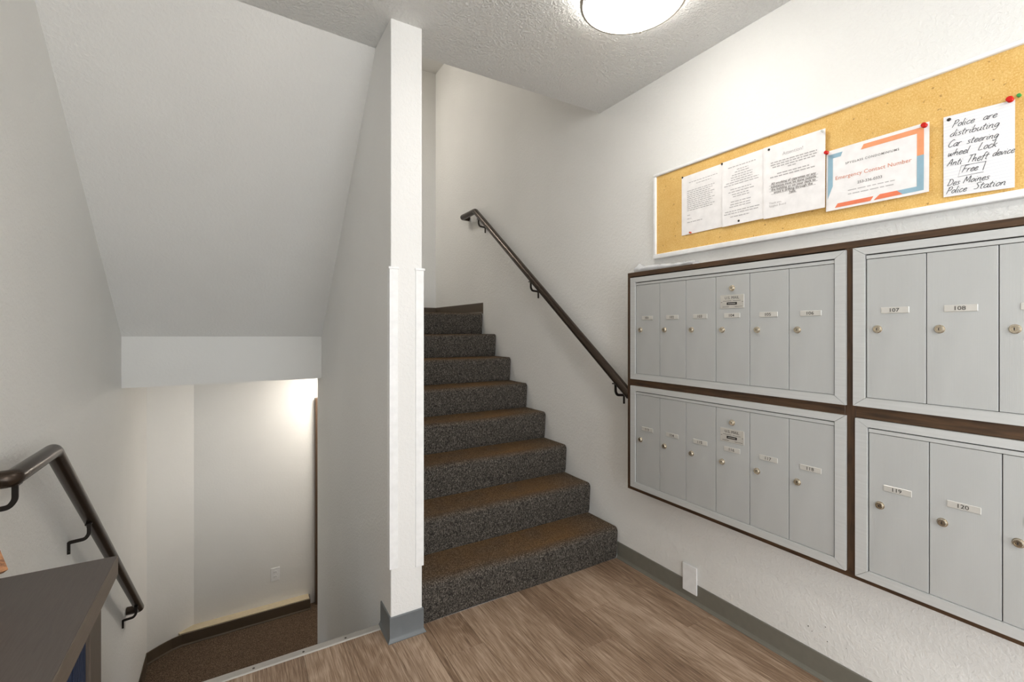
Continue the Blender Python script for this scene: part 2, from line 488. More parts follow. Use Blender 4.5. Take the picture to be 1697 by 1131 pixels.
# ------------------------------------------------------------------ baseboards and trim
def cove(bm, path, h, up=(0, 0, 1), t=0.004, toe=0.011):
    # profile: a = towards the room (side), c = up
    pr = [(0, 0), (toe, 0), (toe, 0.003), (t+0.003, 0.009), (t, 0.016), (t, h-0.003), (t-0.002, h), (0, h)]
    return sweep(bm, path, pr, up)
# sweep's side vector is up x direction: for +Y travel it is -X
struct('baseboard_right', cove(B(), [(XR, YF, 0), (XR, 1.826, 0)], 0.087), M['base_grey'])
struct('baseboard_center', sweep(B(), [(WX1, 1.814, 0), (WX1, WY0, 0), (WX0, WY0, 0), (WX0, 1.918, 0)],
       [(0, 0), (0.013, 0), (0.013, 0.003), (0.008, 0.010), (0.005, 0.018), (0.005, 0.094), (0.003, 0.097), (0, 0.097)]), M['base_slate'], smooth=25)
struct('baseboard_landing_right', cove(B(), [(XR, 3.39, TZ), (XR, YBU, TZ)], 0.09), M['base_dark'])
struct('baseboard_landing_back', cove(B(), [(XR, YBU, TZ), (XL, YBU, TZ)], 0.09), M['base_dark'])
struct('baseboard_left', sweep(B(), [(XL, YF, 0), (XL, 1.88, 0)], [(0, 0), (-0.011, 0), (-0.011, 0.003), (-0.006, 0.01), (-0.004, 0.016), (-0.004, 0.087), (0, 0.087)]), M['base_grey'])
# lower landing: old ledger with a pale top and a dark vinyl base bent round the corner
struct('trim_1', prism(B(), [(-0.286, YB-0.001), (0.572, YB-0.001), (0.572, 4.474), (-0.372, 4.474), (-0.385, 4.50)], 'z', LZ+0.03, LZ+0.096), M['cream'])
lp = [(XL, 4.345, LZ), (-0.50, 4.398, LZ), (-0.42, 4.448, LZ), (-0.36, 4.468, LZ), (0.575, 4.470, LZ), (0.578, YB, LZ)]
struct('baseboard_back', sweep(B(), lp[::-1], [(0, 0), (0.012, 0), (0.012, 0.004), (0.006, 0.014), (0.005, 0.09), (0, 0.092)]), M['base_dark'])
struct('baseboard_left_lower', sweep(B(), [(XL, 3.5, LZ), (XL, 4.345, LZ)], [(0, 0), (-0.011, 0), (-0.011, 0.003), (-0.004, 0.016), (-0.004, 0.09), (0, 0.09)]), M['base_dark'])
# dark door and frame at the back of the lower landing
d = bpy.data.objects.new('door_2', None); COL.objects.link(d); d.location = (1.07, YB-0.02, LZ); WL[d.name] = Vector(d.location); d['kind'] = 'structure'
obj('jamb', box(B(), 0.628, 0.70, YB-0.05, YB, LZ, 0.60, 0.003), M['brown_door'], d)
obj('jamb', box(B(), 1.44, 1.51, YB-0.05, YB, LZ, 0.60, 0.003), M['brown_door'], d)
obj('header', box(B(), 0.70, 1.44, YB-0.05, YB, 0.53, 0.60, 0.003), M['brown_door'], d)
leaf = obj('door_leaf', box(B(), 0.703, 1.437, YB-0.035, YB-0.001, LZ+0.01, 0.527), M['brown_door'], d)
obj('handle', lathe(B(), [(0, 0), (0.025, 0), (0.025, 0.006), (0.01, 0.012), (0.01, 0.035), (0.026, 0.045), (0.026, 0.065), (0, 0.072)], (1.37, YB-0.035, LZ+0.95), (0, -1, 0)), M['nickel'], leaf, 40)

# metal edge strip at the top of the lower stairs
st = struct('trim_2', prism(B(), [(1.8845, -0.002), (1.8855, 0.0004), (1.8895, 0.0028), (1.914, 0.0038), (1.920, 0.002), (1.920, -0.03), (1.916, -0.03), (1.916, -0.002)], 'x', XL+0.001, WX0-0.001), M['alu'])
sm = mesh_of(lathe(B(), [(0.0042, -0.002), (0.0042, 0.0008), (0.0025, 0.0016), (0, 0.0012)], (0, 0, 0), (0, 0, 1), 12), M['screw'], 'screw', 40)
for k in range(8): place('screw', sm, (0.375 - 0.1585*k + (0.006 if k % 2 else 0), 1.9, 0.0030), st)
# plastic corner guards on the wall end
for n, x, s in (('trim_3', WX0, 1), ('trim_4', WX1, -1)):
    bm = B(); z0, z1 = 0.285 if s > 0 else 0.268, 1.462
    prism(bm, [(x-0.0055*s, WY0-0.004), (x+0.027*s, WY0-0.004), (x+0.0285*s, WY0-0.001), (x+0.0285*s, WY0), (x, WY0), (x, WY0+0.028), (x-0.0055*s, WY0+0.028)], 'z', z0, z1)
    o = struct(n, bm, M['white_trim'])
    obj('end_cap', box(B(), min(x-0.010*s, x+0.031*s), max(x-0.010*s, x+0.031*s), WY0-0.007, WY0-0.0005, z1-0.002, z1+0.007, 0.0012), M['white_trim'], o)

# ------------------------------------------------------------------ carpeted stairs
def stairs(name, label, x0, x1, y0, tread, heights, mat, last_depth, down=False):
    r = thing(name, ((x0+x1)/2, y0, min(heights[0], heights[-1])), label, 'stairs')
    zp = heights[0]
    for i, z in enumerate(heights[1:]):
        y = y0 + i*tread; dep = tread + 0.03 if i < len(heights)-2 else last_depth
        rad = 0.022; pr = [(y+0.012, zp), (y+0.006, zp+0.02), (y+0.001, z-0.07), (y-0.002, z-rad-0.008)]
        for k in range(7):
            a = math.pi - k/6*math.pi/2
            pr.append((y-0.002+rad + rad*math.cos(a), z-rad + rad*math.sin(a)))
        pr += [(y+dep*0.5, z-0.001), (y+dep, z), (y+dep, zp)]
        bm = B(); nseg = 10; rows = []
        for s in range(nseg+1):
            t = s/nseg; x = x0 + (x1-x0)*t
            rows.append([bm.verts.new((x, p[0] + 0.0025*math.sin(7*t+i), p[1] + (0.0015*math.sin(9*t+2*i) if 1 < j < len(pr)-2 else 0))) for j, p in enumerate(pr)])
        n = len(pr)
        for a, b in zip(rows, rows[1:]):
            for j in range(n): bm.faces.new((a[j], a[(j+1) % n], b[(j+1) % n], b[j]))
        bm.faces.new(rows[0][::-1]); bm.faces.new(rows[-1])
        if i == 0 and not down:      # the open corner of the lowest step is softly rounded
            for v in rows[-1]: v.co.x -= 0.004
        obj('step', bm, mat, r, 50)
        zp = z
    return r
RI = TZ/8
hs = [0.0] + [0.168, 0.3405, 0.51, 0.679, 0.848, 1.017, 1.187, TZ]
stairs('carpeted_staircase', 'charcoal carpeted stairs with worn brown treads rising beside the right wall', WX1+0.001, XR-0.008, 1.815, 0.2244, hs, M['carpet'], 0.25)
# lower flight, going down from the metal strip
r = thing('carpeted_staircase', (0, 2.7, LZ), 'brown carpeted stairs going down beyond the metal floor strip', 'stairs')
for i in range(6):
    zt = -0.183*(i+1); y = 1.922 + 0.2245*i
    bm = prism(B(), [(y, zt-0.183), (y, zt), (y+0.215, zt), (y+0.2245, zt-0.008), (y+0.2265, zt-0.02), (y+0.2265, zt-0.183)], 'x', XL+0.006, WX0-0.006)
    obj('step', bm, M['carpet_low'], r)

# ------------------------------------------------------------------ handrails
def bracket(parent, wx, s, y, zr, rx, dy=0.0):
    """strap bracket: flat plate on the wall, arm curving up under the rail. s = +1 right wall, -1 left wall"""
    zb = zr - 0.085
    w = wx - s*0.003
    path = [(w, y, zb-0.045), (w, y, zb), (rx+s*0.012, y, zb+0.004), (rx, y, zb+0.022), (rx, y, zr-0.018)]
    path = fillet(path, 0.009, 4)
    bm = sweep(B(), path, rect(0.013, 0.005), (0, 1, 0))
    o = obj('bracket', bm, M['bracket'], parent, 35)
    for dz in (-0.034,):
        obj('screw', lathe(B(), [(0, 0.003), (0.003, 0.002), (0.004, 0)], (w-s*0.0026, y, zb+dz), (-s, 0, 0), 10), M['screw'], o)
    bm = box(B(), rx-0.010, rx+0.010, y-0.016, y+0.016, zr-0.024, zr-0.0185)
    obj('saddle', bm, M['bracket'], o)
RX = 1.695
tr = thing('handrail', (XR, 2.6, 1.0), 'dark bronze handrail climbing the right wall above the carpeted stairs', 'handrail', None)
E1 = (RX, 3.405, 2.197); E0 = (RX, 3.66, 2.197); E2 = (RX, 1.672, 0.893)
E0w = (XR-0.002, 3.66, 2.197)
obj('rail_bar', sweep(B(), fillet([(XR-0.003, 3.655, 2.197), (RX, 3.655, 2.197), E1, E2], 0.016, 4), circ(0.0232, 24), (0, 0.0001, 1)), M['bronze'], tr, 40)
slope = (E1[2]-E2[2])/(E1[1]-E2[1])
for y in (3.345, 2.575, 1.775): bracket(tr, XR, 1, y, E2[2] + slope*(y-E2[1]) - 0.008, RX)
LX = -0.50
tl = thing('handrail', (XL, 2.6, -0.3), 'dark bronze handrail on the left wall sloping down past the side table', 'handrail', None)
L1 = (LX, 2.03, 0.832); L0 = (LX, 1.705, 0.832); L2 = (LX, 3.60, -0.487)
obj('rail_bar', sweep(B(), fillet([(XL+0.003, 1.705, 0.832), L0, L1, L2, (XL+0.003, 3.60, -0.487)], 0.018, 4), circ(0.0232, 24), (0, 0.0001, 1)), M['bronze'], tl, 40)
sl = (L2[2]-L1[2])/(L2[1]-L1[1])
for y in (2.455, 3.48): bracket(tl, XL, -1, y, L1[2] + sl*(y-L1[1]) - 0.008, LX)
bracket(tl, XL, -1, 1.73, 0.832, LX)

# ------------------------------------------------------------------ text
def text_bm(s, size, align='CENTER', bold=0.0, spacing=1.0):
    cu = bpy.data.curves.new('t', 'FONT'); cu.body = s; cu.size = size; cu.align_x = align
    cu.align_y = 'CENTER'; cu.offset = bold; cu.space_character = spacing; cu.resolution_u = 3
    o = bpy.data.objects.new('t', cu); COL.objects.link(o)
    bpy.context.view_layer.update()
    me = bpy.data.meshes.new_from_object(o.evaluated_get(bpy.context.evaluated_depsgraph_get()))
    bm = B(); bm.from_mesh(me)
    bpy.data.objects.remove(o); bpy.data.curves.remove(cu); bpy.data.meshes.remove(me)
    return bm

def to_wall(bm, X, Y, Z, sx=1.0, slope=0.0):
    """lettering laid out in u,v is put on a plane facing -X: u runs to -Y, v to +Z"""
    for v in bm.verts:
        u, w = v.co.x*sx, v.co.y
        v.co = Vector((X, Y-u, Z+w+u*slope))
    return bm

def join(dst, src):
    me = bpy.data.meshes.new('j'); src.to_mesh(me); src.free(); dst.from_mesh(me); bpy.data.meshes.remove(me)
    return dst

def strip(bm, X, y0, y1, z, h):
    vs_ = [bm.verts.new((X, y0, z-h/2)), bm.verts.new((X, y1, z-h/2)), bm.verts.new((X, y1, z+h/2)), bm.verts.new((X, y0, z+h/2))]
    bm.faces.new(vs_)

# ------------------------------------------------------------------ mailboxes
WXF = 1.662                                    # front of the wooden surround
cab = thing('mailbox_surround', (XR, 0.72, 0.442), 'dark brown stained wooden surround holding the four grey mailbox banks', 'cabinet')
YA, YZ, Z0, Z1 = 1.656, -0.272, 0.441, 1.500
obj('top_board', box(B(), WXF, XR-0.001, YZ, YA, Z1-0.021, Z1, 0.001, 1), M['wood_y'], cab)
obj('bottom_board', box(B(), WXF, XR-0.001, YZ, YA, Z0, Z0+0.021, 0.001, 1), M['wood_y'], cab)
obj('side_board', box(B(), WXF, XR-0.001, YA-0.021, YA, Z0+0.021, Z1-0.021, 0.001, 1), M['wood_z'], cab)
obj('side_board', box(B(), WXF, XR-0.001, YZ, YZ+0.021, Z0+0.021, Z1-0.021, 0.001, 1), M['wood_z'], cab)
obj('divider', box(B(), WXF+0.0005, XR-0.001, 0.680, 0.710, Z0+0.021, Z1-0.021, 0.001, 1), M['wood_z'], cab)
obj('divider', box(B(), WXF, XR-0.001, 0.710, YA-0.021, 0.948, 0.984, 0.001, 1), M['wood_y'], cab)
obj('divider', box(B(), WXF, XR-0.001, YZ+0.021, 0.680, 0.948, 0.984, 0.001, 1), M['wood_y'], cab)

DW, DH = 0.1426, 0.421
FX = 1.650                                    # front of the flange
DX = 1.6545                                   # front of the doors
door_me = mesh_of(box(B(), -0.0, 0.006, -DW/2+0.0011, DW/2-0.0011, -DH/2, DH/2, 0.0007, 1), M['mail'], 'door')
lock_me = mesh_of(lathe(B(), [(0.0, -0.0075), (0.0042, -0.0075), (0.0046, -0.0066), (0.0062, -0.0066), (0.0066, -0.0078), (0.0086, -0.0078), (0.0098, -0.0060), (0.0102, -0.0015), (0.0118, -0.0012), (0.012, 0.0)], (0, 0, 0), (1, 0, 0), 20), M['chrome'], 'lock', 35)
key_bm = box(B(), -0.0079, -0.0074, -0.0009, 0.0009, -0.0034, 0.0034)
key_me = mesh_of(key_bm, M['keyhole'], 'keyhole')
plate_bm = box(B(), -0.0022, 0, -0.0335, 0.0335, -0.009, 0.009, 0.0008, 1)
plate_me = mesh_of(plate_bm, M['plate'], 'number_plate')
label_of = {}
def frame_rail(parent, ya, yb, za, zb, ia, ib, ja, jb):
    """four mitred flange pieces. outer ya>yb, za<zb ; inner ia>ib, ja<jb"""
    g = 0.0003
    def piece(o0, o1, i1, i0):
        bm = B(); pts = [o0, o1, i1, i0]
        prism(bm, pts, 'x', FX+0.0012, FX+0.011)
        # slightly bevelled face
        c = [sum(p[0] for p in pts)/4, sum(p[1] for p in pts)/4]
        f = [bm.verts.new((FX, p[0]+(c[0]-p[0])*0.02*(0.03/max(0.03, abs(c[0]-p[0]))), p[1]+(c[1]-p[1])*0.02*(0.03/max(0.03, abs(c[1]-p[1]))))) for p in pts]
        bk = [v for v in bm.verts if abs(v.co.x-(FX+0.0012)) < 1e-6][:4]
        for k in list(bm.faces):
            if all(abs(v.co.x-(FX+0.0012)) < 1e-6 for v in k.verts): bm.faces.remove(k)
        bm.faces.new(f)
        for k in range(4): bm.faces.new((bk[k], bk[(k+1) % 4], f[(k+1) % 4], f[k]))
        obj('frame_rail', bm, M['mail_frame'], parent)
    piece((ya-g, zb), (yb+g, zb), (ib+g, jb), (ia-g, jb))
    piece((ya-g, za), (yb+g, za), (ib+g, ja), (ia-g, ja))
    piece((ya, za+g), (ya, zb-g), (ia, jb-g), (ia, ja+g))
    piece((yb, za+g), (yb, zb-g), (ib, jb-g), (ib, ja+g))

def unit(label, ya, z0, nums, us):
    yb = ya - 0.923; z1 = z0 + 0.490
    r = thing('mailbox_bank', (XR-0.02, (ya+yb)/2, z0), label, 'mailbox', 'banks of six mailboxes in the wooden surround')
    da, db = ya-0.0345, ya-0.0345-6*DW            # door area, left edge and right edge
    ja = z0 + 0.0265; jb = ja + DH + 0.019
    frame_rail(r, ya, yb, z0, z1, da+0.0022, db-0.0022, ja, jb)
    obj('body', box(B(), FX+0.0115, XR-0.006, yb+0.012, ya-0.012, z0+0.010, z1-0.010), M['dark'], r)
    zd = ja + 0.003 + DH/2
    obj('header_strip', box(B(), DX-0.001, DX+0.006, db, da, zd+DH/2+0.0016, jb-0.0032, 0.0006, 1), M['mail_frame'], r)
    obj('sill_strip', box(B(), FX+0.0008, DX+0.006, db, da, ja+0.0003, ja+0.0018), M['mail_frame'], r)
    for k in range(6):
        yc = da - DW*(k+0.5)
        d = place('door', door_me, (DX, yc, zd), r)
        lk = (DX, yc + DW/2 - 0.0284, zd - 0.002)
        place('lock', lock_me, lk, d); place('keyhole', key_me, lk, d)
        place('number_plate', plate_me, (DX, yc, zd+0.054), d)
        if k < len(nums) and nums[k]:
            t = to_wall(text_bm(nums[k], 0.0150, bold=0.0001), DX-0.0026, yc+0.002, zd+0.0535, 1.15)
            obj('number', t, M['ink'], d)
        if k == us:
            pz = zd + 0.108
            obj('mail_plate', box(B(), DX-0.0016, DX, yc-0.050, yc+0.050, pz-0.0262, pz+0.0262, 0.0006, 1), M['us_plate'], d)
            t = to_wall(text_bm('U.S. MAIL', 0.0150), DX-0.0020, yc, pz+0.0145, 1.0)
            obj('lettering', t, M['ink'], d)
            bm = B()
            for (a, b, zz, h) in ((-0.038, -0.002, 0.003, 0.0012), (0.004, 0.036, 0.003, 0.0012), (-0.040, -0.012, -0.020, 0.0014), (0.012, 0.044, -0.020, 0.0014), (-0.047, -0.041, -0.002, 0.0016), (0.041, 0.047, -0.002, 0.0016)):
                strip(bm, DX-0.0019, yc-a, yc-b, pz+zz, h)
            obj('fine_print', bm, M['ink'], d)
            obj('badge', box(B(), DX-0.0026, DX-0.0016, yc-0.021, yc+0.021, pz-0.0125, pz-0.0025), M['keyhole'], d)
            bm = B(); strip(bm, DX-0.0029, yc+0.016, yc-0.016, pz-0.0075, 0.0022); obj('badge_mark', bm, M['us_plate'], d)
            ul = (DX, yc, zd+0.160)
            place('carrier_lock', lock_me, ul, d); place('keyhole', key_me, ul, d)
    return r
unit('grey metal mailbox bank numbered 101 to 106, upper one nearest the stairs', 1.627, 0.983, ['101', '102', '103', '104', '105', '106'], 3)
unit('grey metal mailbox bank numbered 113 to 118, lower one nearest the stairs', 1.627, 0.4605, ['113', '114', '115', '116', '117', '118'], 3)
unit('grey metal mailbox bank with doors 107 and 108, upper right one', 0.684, 0.985, ['107', '108'], -1)
unit('grey metal mailbox bank with doors 119 and 120, lower right one', 0.678, 0.4575, ['119', '120'], -1)

# ------------------------------------------------------------------ notice board
bd = thing('notice_board', (XR, 0.6, 1.564), 'long yellow cork notice board with white frame above the mailboxes', 'notice board')
BY0, BY1, BZ0, BZ1 = 1.562, -0.27, 1.563, 1.972
obj('cork_panel', box(B(), 1.745, XR-0.001, BY1+0.012, BY0-0.012, BZ0+0.014, BZ1-0.012), M['cork'], bd)
def rnd_rail(y0, y1, z0, z1):
    return box(B(), 1.736, XR-0.001, y0, y1, z0, z1, 0.004, 3)
obj('frame_rail', rnd_rail(BY1, BY0, BZ0, BZ0+0.022), M['white_trim'], bd, 40)
obj('frame_rail', rnd_rail(BY1, BY0, BZ1-0.014, BZ1), M['white_trim'], bd, 40)
obj('frame_rail', rnd_rail(BY0-0.016, BY0, BZ0+0.022, BZ1-0.014), M['white_trim'], bd, 40)
obj('frame_rail', rnd_rail(BY1, BY1+0.016, BZ0+0.022, BZ1-0.014), M['white_trim'], bd, 40)

PX = 1.7435                                    # cork surface less a hair
def sheet_point(s, u, v):
    """s: dict with y0 (left), w, z1 (top), h, tilt, curl(u, v)"""
    return Vector((s['x'] - s['curl'](u, v), s['y0'] - s['w']*u, s['z1'] - s['h']*v + s['tilt']*u))
def paper(name, s, label, mat='paper', group=None):
    bm = B(); n = 12; g = []
    for i in range(n+1): g.append([bm.verts.new(sheet_point(s, i/n, j/n)) for j in range(n+1)])
    for i in range(n):
        for j in range(n): bm.faces.new((g[i][j], g[i][j+1], g[i+1][j+1], g[i+1][j]))
    ex = bmesh.ops.extrude_face_region(bm, geom=bm.faces[:])
    bmesh.ops.translate(bm, verts=[e for e in ex['geom'] if isinstance(e, bmesh.types.BMVert)], vec=(0.0002, 0, 0))
    r = thing(name, sheet_point(s, 0.5, 1.0), label, 'paper', group)
    obj('sheet', bm, M[mat], r, 60)
    return r
def on_sheet(bm, s, lift=0.0007):
    """flat u,v lettering (in sheet fractions) follows the sheet's own curl"""
    for v in bm.verts:
        p = sheet_point(s, v.co.x, v.co.y); p.x -= lift; v.co = p
    return bm
def frac_text(st, s, u, v, size, **k):
    bm = text_bm(st, size, **k)
    for q in bm.verts: q.co = Vector((u + q.co.x/s['w'], v - q.co.y/s['h'], 0))
    return bm
def frac_strip(bm, u0, u1, v, h, n=1):
    for k in range(n):
        a, b = u0+(u1-u0)*k/n, u0+(u1-u0)*(k+1)/n
        bm.faces.new([bm.verts.new(p) for p in ((a, v-h/2, 0), (b, v-h/2, 0), (b, v+h/2, 0), (a, v+h/2, 0))])
def words(bm, u0, u1, v, h):
    u = u0
    while u < u1:
        w = random.uniform(0.03, 0.09); e = min(u+w, u1)
        frac_strip(bm, u, e, v, h); u = e + 0.014
def poly(bm, pts):
    bm.faces.new([bm.verts.new((p[0], p[1], 0)) for p in pts])

# three letter pages overlapping like shingles
s1 = dict(x=PX-0.0005, y0=1.399, w=0.2159, z1=1.913, h=0.264, tilt=0.002, curl=lambda u, v: 0.0012 + 0.004*max(0, u-0.6)*v)
p1 = paper('notice_sheet', s1, 'white printed page at the left end of the notice board', group='white printed notices')
bm = B(); words(bm, 0.18, 0.84, 0.13, 0.010); words(bm, 0.36, 0.70, 0.175, 0.010)
for k in range(11): words(bm, 0.14, 0.78 - 0.05*(k % 3), 0.27 + 0.033*k, 0.011)
words(bm, 0.14, 0.22, 0.68, 0.010); words(bm, 0.14, 0.24, 0.74, 0.010); words(bm, 0.14, 0.50, 0.80, 0.012)
tag(obj('printed_lines', on_sheet(bm, s1), M['print_grey'], p1), kind='stuff')
s2 = dict(x=PX-0.004, y0=1.192, w=0.2159, z1=1.916, h=0.268, tilt=0.001, curl=lambda u, v: 0.0012 + 0.002*(1-u)*v)
p2 = paper('notice_sheet', s2, 'white printed page in the middle, partly under the attention notice', group='white printed notices')
bm = B(); words(bm, 0.12, 0.66, 0.12, 0.013)
rows = [(0.30, 0.52, .175), (0.26, 0.54, .21), (0.2, 0.6, .25), (0.18, 0.6, .285), (0.18, 0.6, .32), (0.08, 0.72, .355), (0.04, 0.72, .39),
        (0.17, 0.58, .46), (0.13, 0.63, .50), (0.2, 0.54, .54), (0.22, 0.54, .575), (0.18, 0.57, .65), (0.17, 0.57, .69), (0.15, 0.58, .725), (0.06, 0.74, .79), (0.04, 0.72, .825), (0.17, 0.55, .875)]
for a, b, c in rows: words(bm, a, b, c, 0.012)
tag(obj('printed_lines', on_sheet(bm, s2), M['print_grey'], p2), kind='stuff')
s3 = dict(x=PX-0.0075, y0=1.016, w=0.2159, z1=1.9165, h=0.272, tilt=-0.004, curl=lambda u, v: 0.0015 + 0.004*u*u*v)
p3 = paper('notice_sheet', s3, 'white attention notice about smoking, with bold underlined paragraph', group='white printed notices')
obj('heading', on_sheet(frac_text('Attention!', s3, 0.50, 0.16, 0.0175), s3), M['print_grey'], p3)
bm = B()
for a, b, c in ((0.13, 0.88, .245), (0.13, 0.89, .278), (0.16, 0.85, .311), (0.42, 0.55, .344), (0.24, 0.76, .41), (0.12, 0.86, .445)): words(bm, a, b, c, 0.015)
tag(obj('printed_lines', on_sheet(bm, s3), M['print_grey'], p3), kind='stuff')
bm = B()
for k, t in enumerate(('All smoking of cigarettes or any', 'substance must be done outside', 'the building or on your deck to', 'avoid it drifting through the', 'halls.')):
    join(bm, frac_text(t, s3, 0.50, 0.535+0.041*k, 0.0122, bold=0.0002))
    wd = (0.40, 0.40, 0.39, 0.36, 0.07)[k]
    frac_strip(bm, 0.5-wd, 0.5+wd, 0.535+0.041*k+0.021, 0.003, 6)
obj('bold_paragraph', on_sheet(bm, s3), M['print_dark'], p3)
bm = frac_text('Thank you,', s3, 0.10, 0.80, 0.0105, align='LEFT'); join(bm, frac_text('Spyglass Board', s3, 0.10, 0.84, 0.0105, align='LEFT'))
obj('signature', on_sheet(bm, s3), M['print_grey'], p3)

# emergency number sheet, landscape with coloured border
s4 = dict(x=PX-0.0015, y0=0.800, w=0.274, z1=1.832, h=0.206, tilt=-0.001, curl=lambda u, v: 0.0015 + 0.006*max(0, v-0.75)*u + 0.007*max(0, u-0.9)*v*4 + 0.003*(1-u)*v)
p4 = paper('notice_sheet', s4, 'landscape emergency contact sheet with orange and blue border')
bm = B()
poly(bm, [(.02, .07), (.18, .07), (.16, .14), (.075, .14), (.075, .60), (.02, .80)])
obj('blue_border', on_sheet(bm, s4, 0.0005), M['blue'], p4)
bm = B(); poly(bm, [(.40, .05), (.67, .05), (.67, .125), (.37, .125)]); poly(bm, [(.67, .05), (.955, .05), (.955, .45), (.895, .45), (.895, .125), (.67, .125)])
obj('orange_border', on_sheet(bm, s4, 0.0005), M['orange'], p4)
bm = B(); poly(bm, [(.895, .45), (.955, .45), (.955, .96), (.895, .96)]); poly(bm, [(.72, .89), (.895, .89), (.895, .96), (.77, .96)])
obj('blue_border', on_sheet(bm, s4, 0.0005), M['blue'], p4)
bm = B(); poly(bm, [(.13, .90), (.50, .90), (.47, .965), (.10, .965)]); poly(bm, [(.56, .89), (.72, .89), (.77, .96), (.50, .965)])
obj('coral_border', on_sheet(bm, s4, 0.0006), M['orange_red'], p4)
obj('heading', on_sheet(frac_text('SPYGLASS CONDOMINIUMS', s4, 0.475, 0.28, 0.0098, spacing=1.22, bold=0.0001), s4), M['print_dark'], p4)
obj('title', on_sheet(frac_text('Emergency Contact Number', s4, 0.475, 0.485, 0.0172, spacing=1.02, bold=0.00003), s4), M['print_orange'], p4)
obj('phone_number', on_sheet(frac_text('253-336-0333', s4, 0.46, 0.63, 0.0120, bold=0.0001), s4), M['print_dark'], p4)
bm = B(); words(bm, 0.24, 0.70, 0.725, 0.012); words(bm, 0.24, 0.70, 0.785, 0.012)
tag(obj('printed_lines', on_sheet(bm, s4), M['print_grey'], p4), kind='stuff')

# handwritten note
s5 = dict(x=PX-0.0015, y0=0.495, w=0.1415, z1=1.830, h=0.229, tilt=-0.009, curl=lambda u, v: 0.0012 + 0.003*u*v)
p5 = paper('handwritten_note', s5, 'lined white note handwritten in black about free steering wheel locks', 'lined')
GL = {  # single-stroke letters: x-height 0.5, capitals 1.0
 'a': (.5, [[(.42, .42), (.25, .5), (.06, .3), (.08, .06), (.25, .02), (.4, .25), (.44, .46)], [(.44, .46), (.4, .15), (.46, 0), (.56, .06)]]),
 'b': (.5, [[(.1, 1), (.06, .4), (.06, 0)], [(.06, .25), (.25, .48), (.42, .35), (.38, .08), (.2, 0), (.06, .1)]]),
 'c': (.45, [[(.4, .42), (.25, .5), (.07, .28), (.12, .03), (.28, 0), (.44, .12)]]),
 'd': (.52, [[(.42, .4), (.25, .48), (.06, .28), (.1, .03), (.28, .04), (.42, .3)], [(.48, 1), (.42, .3), (.44, 0)]]),
 'e': (.45, [[(.08, .24), (.34, .3), (.38, .44), (.22, .5), (.06, .25), (.14, .02), (.3, 0), (.46, .14)]]),
 'f': (.4, [[(.42, .9), (.3, 1), (.2, .75), (.16, .2), (.14, -.1)], [(.02, .48), (.36, .54)]]),
 'g': (.5, [[(.42, .42), (.25, .5), (.07, .28), (.14, .04), (.3, .1), (.44, .44)], [(.44, .44), (.38, -.15), (.2, -.38), (.04, -.25)]]),
 'h': (.5, [[(.1, 1), (.06, 0)], [(.07, .22), (.25, .47), (.36, .38), (.36, .05), (.46, 0)]]),
 'i': (.24, [[(.1, .48), (.08, .06), (.2, 0)], [(.13, .68), (.16, .72)]]),
 'k': (.48, [[(.1, 1), (.06, 0)], [(.4, .5), (.08, .22)], [(.16, .28), (.42, 0)]]),
 'l': (.22, [[(.12, 1), (.07, .1), (.18, 0)]]),
 'm': (.7, [[(.07, .48), (.06, 0)], [(.06, .25), (.2, .48), (.3, .4), (.3, 0)], [(.3, .25), (.46, .48), (.56, .38), (.56, .05), (.66, 0)]]),
 'n': (.5, [[(.07, .48), (.06, 0)], [(.06, .25), (.24, .48), (.36, .4), (.36, .05), (.48, 0)]]),
 'o': (.46, [[(.24, .5), (.08, .3), (.1, .05), (.26, 0), (.4, .2), (.36, .44), (.22, .5)]]),
 'r': (.4, [[(.08, .48), (.06, 0)], [(.07, .26), (.18, .46), (.36, .46)]]),
 's': (.4, [[(.36, .44), (.2, .5), (.1, .38), (.3, .2), (.26, .03), (.04, .03)]]),
 't': (.36, [[(.18, .85), (.12, .1), (.28, 0)], [(.0, .55), (.36, .6)]]),
 'u': (.5, [[(.08, .48), (.06, .12), (.18, 0), (.36, .2), (.4, .48)], [(.4, .48), (.38, .08), (.5, .02)]]),
 'v': (.44, [[(.05, .48), (.16, 0), (.4, .5)]]),
 'w': (.66, [[(.06, .48), (.08, .05), (.2, .02), (.32, .4), (.34, .05), (.46, .02), (.6, .5)]]),
 'A': (.66, [[(.02, 0), (.38, 1), (.52, 0)], [(.14, .36), (.5, .42)]]),
 'C': (.62, [[(.54, .86), (.4, 1), (.12, .7), (.08, .2), (.28, 0), (.56, .14)]]),
 'D': (.66, [[(.16, .96), (.08, .02)], [(.02, .92), (.34, .98), (.58, .62), (.44, .12), (.08, .02)]]),
 'F': (.58, [[(.16, .96), (.06, 0)], [(.1, .96), (.58, 1)], [(.12, .5), (.44, .54)]]),
 'L': (.56, [[(.18, 1), (.08, .04), (.5, .02)]]),
 'M': (.8, [[(.04, 0), (.16, .96), (.36, .25), (.62, 1), (.68, 0)]]),
 'P': (.58, [[(.16, .96), (.04, -.04)], [(.04, .88), (.36, 1), (.52, .76), (.36, .5), (.12, .46)]]),
 'S': (.56, [[(.52, .88), (.34, 1), (.14, .8), (.4, .42), (.34, .05), (.04, .06)]]),
 'T': (.6, [[(.34, .96), (.22, 0)], [(.04, .94), (.66, 1)]]),
}
